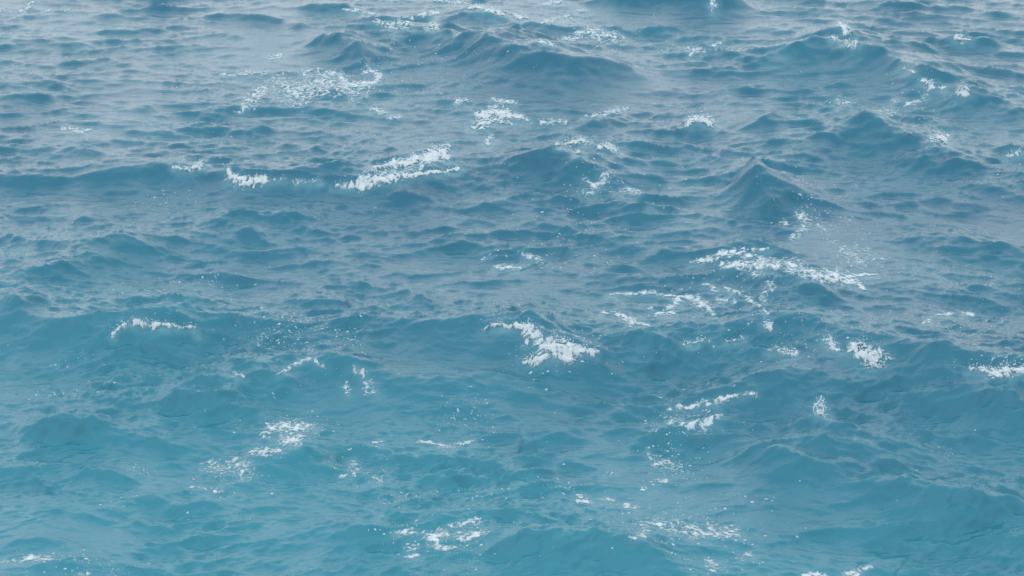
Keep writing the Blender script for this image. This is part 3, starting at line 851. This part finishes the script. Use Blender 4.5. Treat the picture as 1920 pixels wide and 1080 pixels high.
lace("crossed foam streaks on a slope at the upper right of centre", [[(1293, 104, 1.5), (1302, 96, 2), (1314, 90, 1.5)], [(1290, 90, 1.5), (1312, 98, 2), (1322, 98, 1.5)], [(1338, 86, 2), (1350, 80, 2)]], 230, .95)
lace("short foam dashes left of the solitary froth mound", [[(702, 204, 4), (712, 209, 4), (725, 211, 2)], [(728, 222, 2), (748, 219, 3)], [(855, 190, 4), (878, 190, 3)]], 231, .8)
lace("little foam hook just above the solitary froth mound", [[(925, 185, 2), (938, 190, 3), (952, 192, 2.5), (968, 191, 2)]], 232, .9)
lace("foam crumbs in the bottom left corner of the picture", [[(5, 1052, 3), (35, 1053, 2), (60, 1045, 4), (92, 1049, 5)], [(150, 1076, 3), (165, 1076, 3)]], 233, .7)
lace("foam crumbs in the lower left, right of the bright clumps", [[(640, 893, 3), (655, 892, 4), (664, 888, 3)], [(700, 897, 2), (712, 900, 3)], [(660, 868, 4), (672, 880, 3)]], 234, .7)
lace("scattered foam slips on the pale slope under the beaded ridge line, upper right", [[(1565, 190, 3), (1580, 192, 4), (1588, 194, 3)], [(1642, 208, 2), (1662, 206, 2)], [(1672, 212, 3)], [(1680, 190, 4)], [(1700, 195, 3), (1725, 190, 2)], [(1734, 180, 3)]], 235, .7)
lace("small upright foam wisps in the lower right, above the sprinkle of foam", [[(1217, 842, 2), (1215, 855, 2)], [(1230, 905, 4), (1248, 902, 3)], [(1205, 918, 2), (1212, 916, 2)], [(1130, 892, 2), (1158, 884, 2)], [(1235, 865, 7), (1262, 875, 6)]], 236, .5)


# loose specks of foam nobody could count
def flecks():
    rng = np.random.default_rng(77)
    pts = []
    # bands and drifts (x, y, half width, half height in the photograph, how many)
    Z = [(540, 640, 90, 30, 420), (640, 670, 60, 40, 160), (320, 370, 70, 16, 60), (420, 240, 40, 12, 25), (640, 240, 60, 30, 70), (760, 110, 90, 40, 260), (770, 160, 60, 40, 130),
         (600, 165, 110, 40, 260), (1130, 70, 100, 30, 160), (1270, 330, 50, 40, 20), (1120, 345, 60, 35, 130), (1510, 370, 70, 60, 200), (1580, 420, 60, 60, 160), (1620, 500, 80, 50, 140),
         (1350, 540, 130, 50, 260), (1090, 440, 120, 60, 170), (1020, 480, 80, 30, 70), (1300, 600, 120, 30, 110), (1700, 190, 80, 40, 130), (1570, 190, 50, 25, 60), (1740, 250, 70, 20, 50),
         (1780, 620, 120, 40, 120), (1850, 540, 80, 40, 60), (1750, 500, 90, 40, 40), (1050, 680, 100, 35, 240), (960, 600, 40, 30, 50), (1480, 660, 120, 25, 120), (1290, 800, 80, 50, 200),
         (860, 790, 70, 30, 110), (900, 760, 60, 20, 40), (680, 870, 60, 40, 130), (560, 820, 80, 40, 90), (420, 890, 80, 40, 120), (740, 930, 60, 20, 70), (900, 920, 70, 20, 70), (1050, 920, 90, 30, 100),
         (1250, 870, 60, 60, 180), (1280, 990, 140, 40, 320), (1350, 1050, 80, 30, 110), (830, 1010, 110, 40, 180), (880, 1060, 120, 20, 50), (100, 1050, 110, 25, 120), (220, 1065, 60, 15, 40),
         (120, 745, 60, 14, 50), (160, 690, 60, 12, 20), (210, 940, 30, 8, 18), (270, 875, 40, 12, 24), (60, 150, 60, 20, 30), (150, 125, 60, 12, 22), (340, 165, 40, 10, 26), (1850, 740, 60, 14, 70),
         (1740, 850, 60, 20, 22), (1400, 930, 70, 20, 30), (1380, 210, 50, 20, 10), (880, 330, 60, 12, 20), (700, 390, 50, 12, 12), (60, 20, 60, 14, 22), (1480, 700, 60, 20, 30), (300, 560, 120, 30, 26),
         (380, 520, 90, 14, 70), (1880, 330, 40, 50, 22), (1700, 290, 60, 20, 12), (470, 750, 200, 60, 40), (940, 130, 80, 40, 60), (1030, 90, 60, 20, 40)]
    for (cx, cy, wx, wy, nn) in Z:
        nn = int(nn * 3.0)
        a = rng.normal(size=(nn, 2)) * 0.55
        pts.append(np.stack([cx + a[:, 0] * wx, cy + a[:, 1] * wy], 1))
    pts.append(np.stack([rng.uniform(-60, 1980, 700), rng.uniform(-30, 1110, 700)], 1))
    q = np.concatenate(pts)
    gx, gy = ground(q[:, 0], q[:, 1], 0.1)
    # bunch them into little clusters
    keep = fbm(gx / .8, gy / 1.4, 300, 3, .6) + 0.18 * rng.normal(size=len(gx)) > 0.0
    gx, gy = gx[keep], gy[keep]
    # open sea to the sides of the picture carries the same specks
    ex = np.stack([rng.uniform(-30, 30, 5000), rng.uniform(36, 125, 5000)], 1)
    out = np.abs(ex[:, 0]) > (0.225 * ex[:, 1])
    ex = ex[out]
    kk = fbm(ex[:, 0] / 2.5, ex[:, 1] / 4, 303, 3, .6) > 0.12
    gx = np.concatenate([gx, ex[kk, 0]]); gy = np.concatenate([gy, ex[kk, 1]])
    n_ = len(gx)
    K = 7
    a = np.arange(K) / K * 2 * np.pi
    rx = (0.005 + 0.014 * rng.random(n_) ** 3.0) * (0.8 + gy / 160)
    ry = rx * (0.6 + 1.1 * rng.random(n_))
    rot = rng.normal(size=n_) * 0.5
    rr = 0.5 + 0.9 * rng.random((n_, K))
    lx = rx[:, None] * rr * np.cos(a)[None] * 2.1; ly = ry[:, None] * rr * np.sin(a)[None]
    wx = gx[:, None] + lx * np.cos(rot)[:, None] - ly * np.sin(rot)[:, None]
    wy = gy[:, None] + lx * np.sin(rot)[:, None] + ly * np.cos(rot)[:, None]
    zr, _ = water_height(wx, wy); zc, _ = water_height(gx, gy)
    ring = np.stack([wx, wy, zr - 0.002], -1)
    ctr = np.stack([gx, gy, np.maximum(zc, zr.max(1) * .5 + zc * .5) + 0.010 + 0.25 * rx], -1)[:, None]
    V = np.concatenate([ctr, ring], 1).reshape(-1, 3)
    f = np.array([(0, 1 + i, 1 + (i + 1) % K) for i in range(K)])
    F = (f[None] + (np.arange(n_) * (K + 1))[:, None, None]).reshape(-1, 3)
    me = mesh_from("foam_flecks", V, F, foam_mat, ("froth", np.repeat(0.12 + 0.7 * rng.random(n_) ** 1.3, K + 1)))
    o = link("foam_flecks", me)
    o['kind'] = 'stuff'
    o['label'] = 'loose white foam specks scattered over the waves'


build_water()
for fn_, args in JOBS:
    fn_(*args)
flecks()
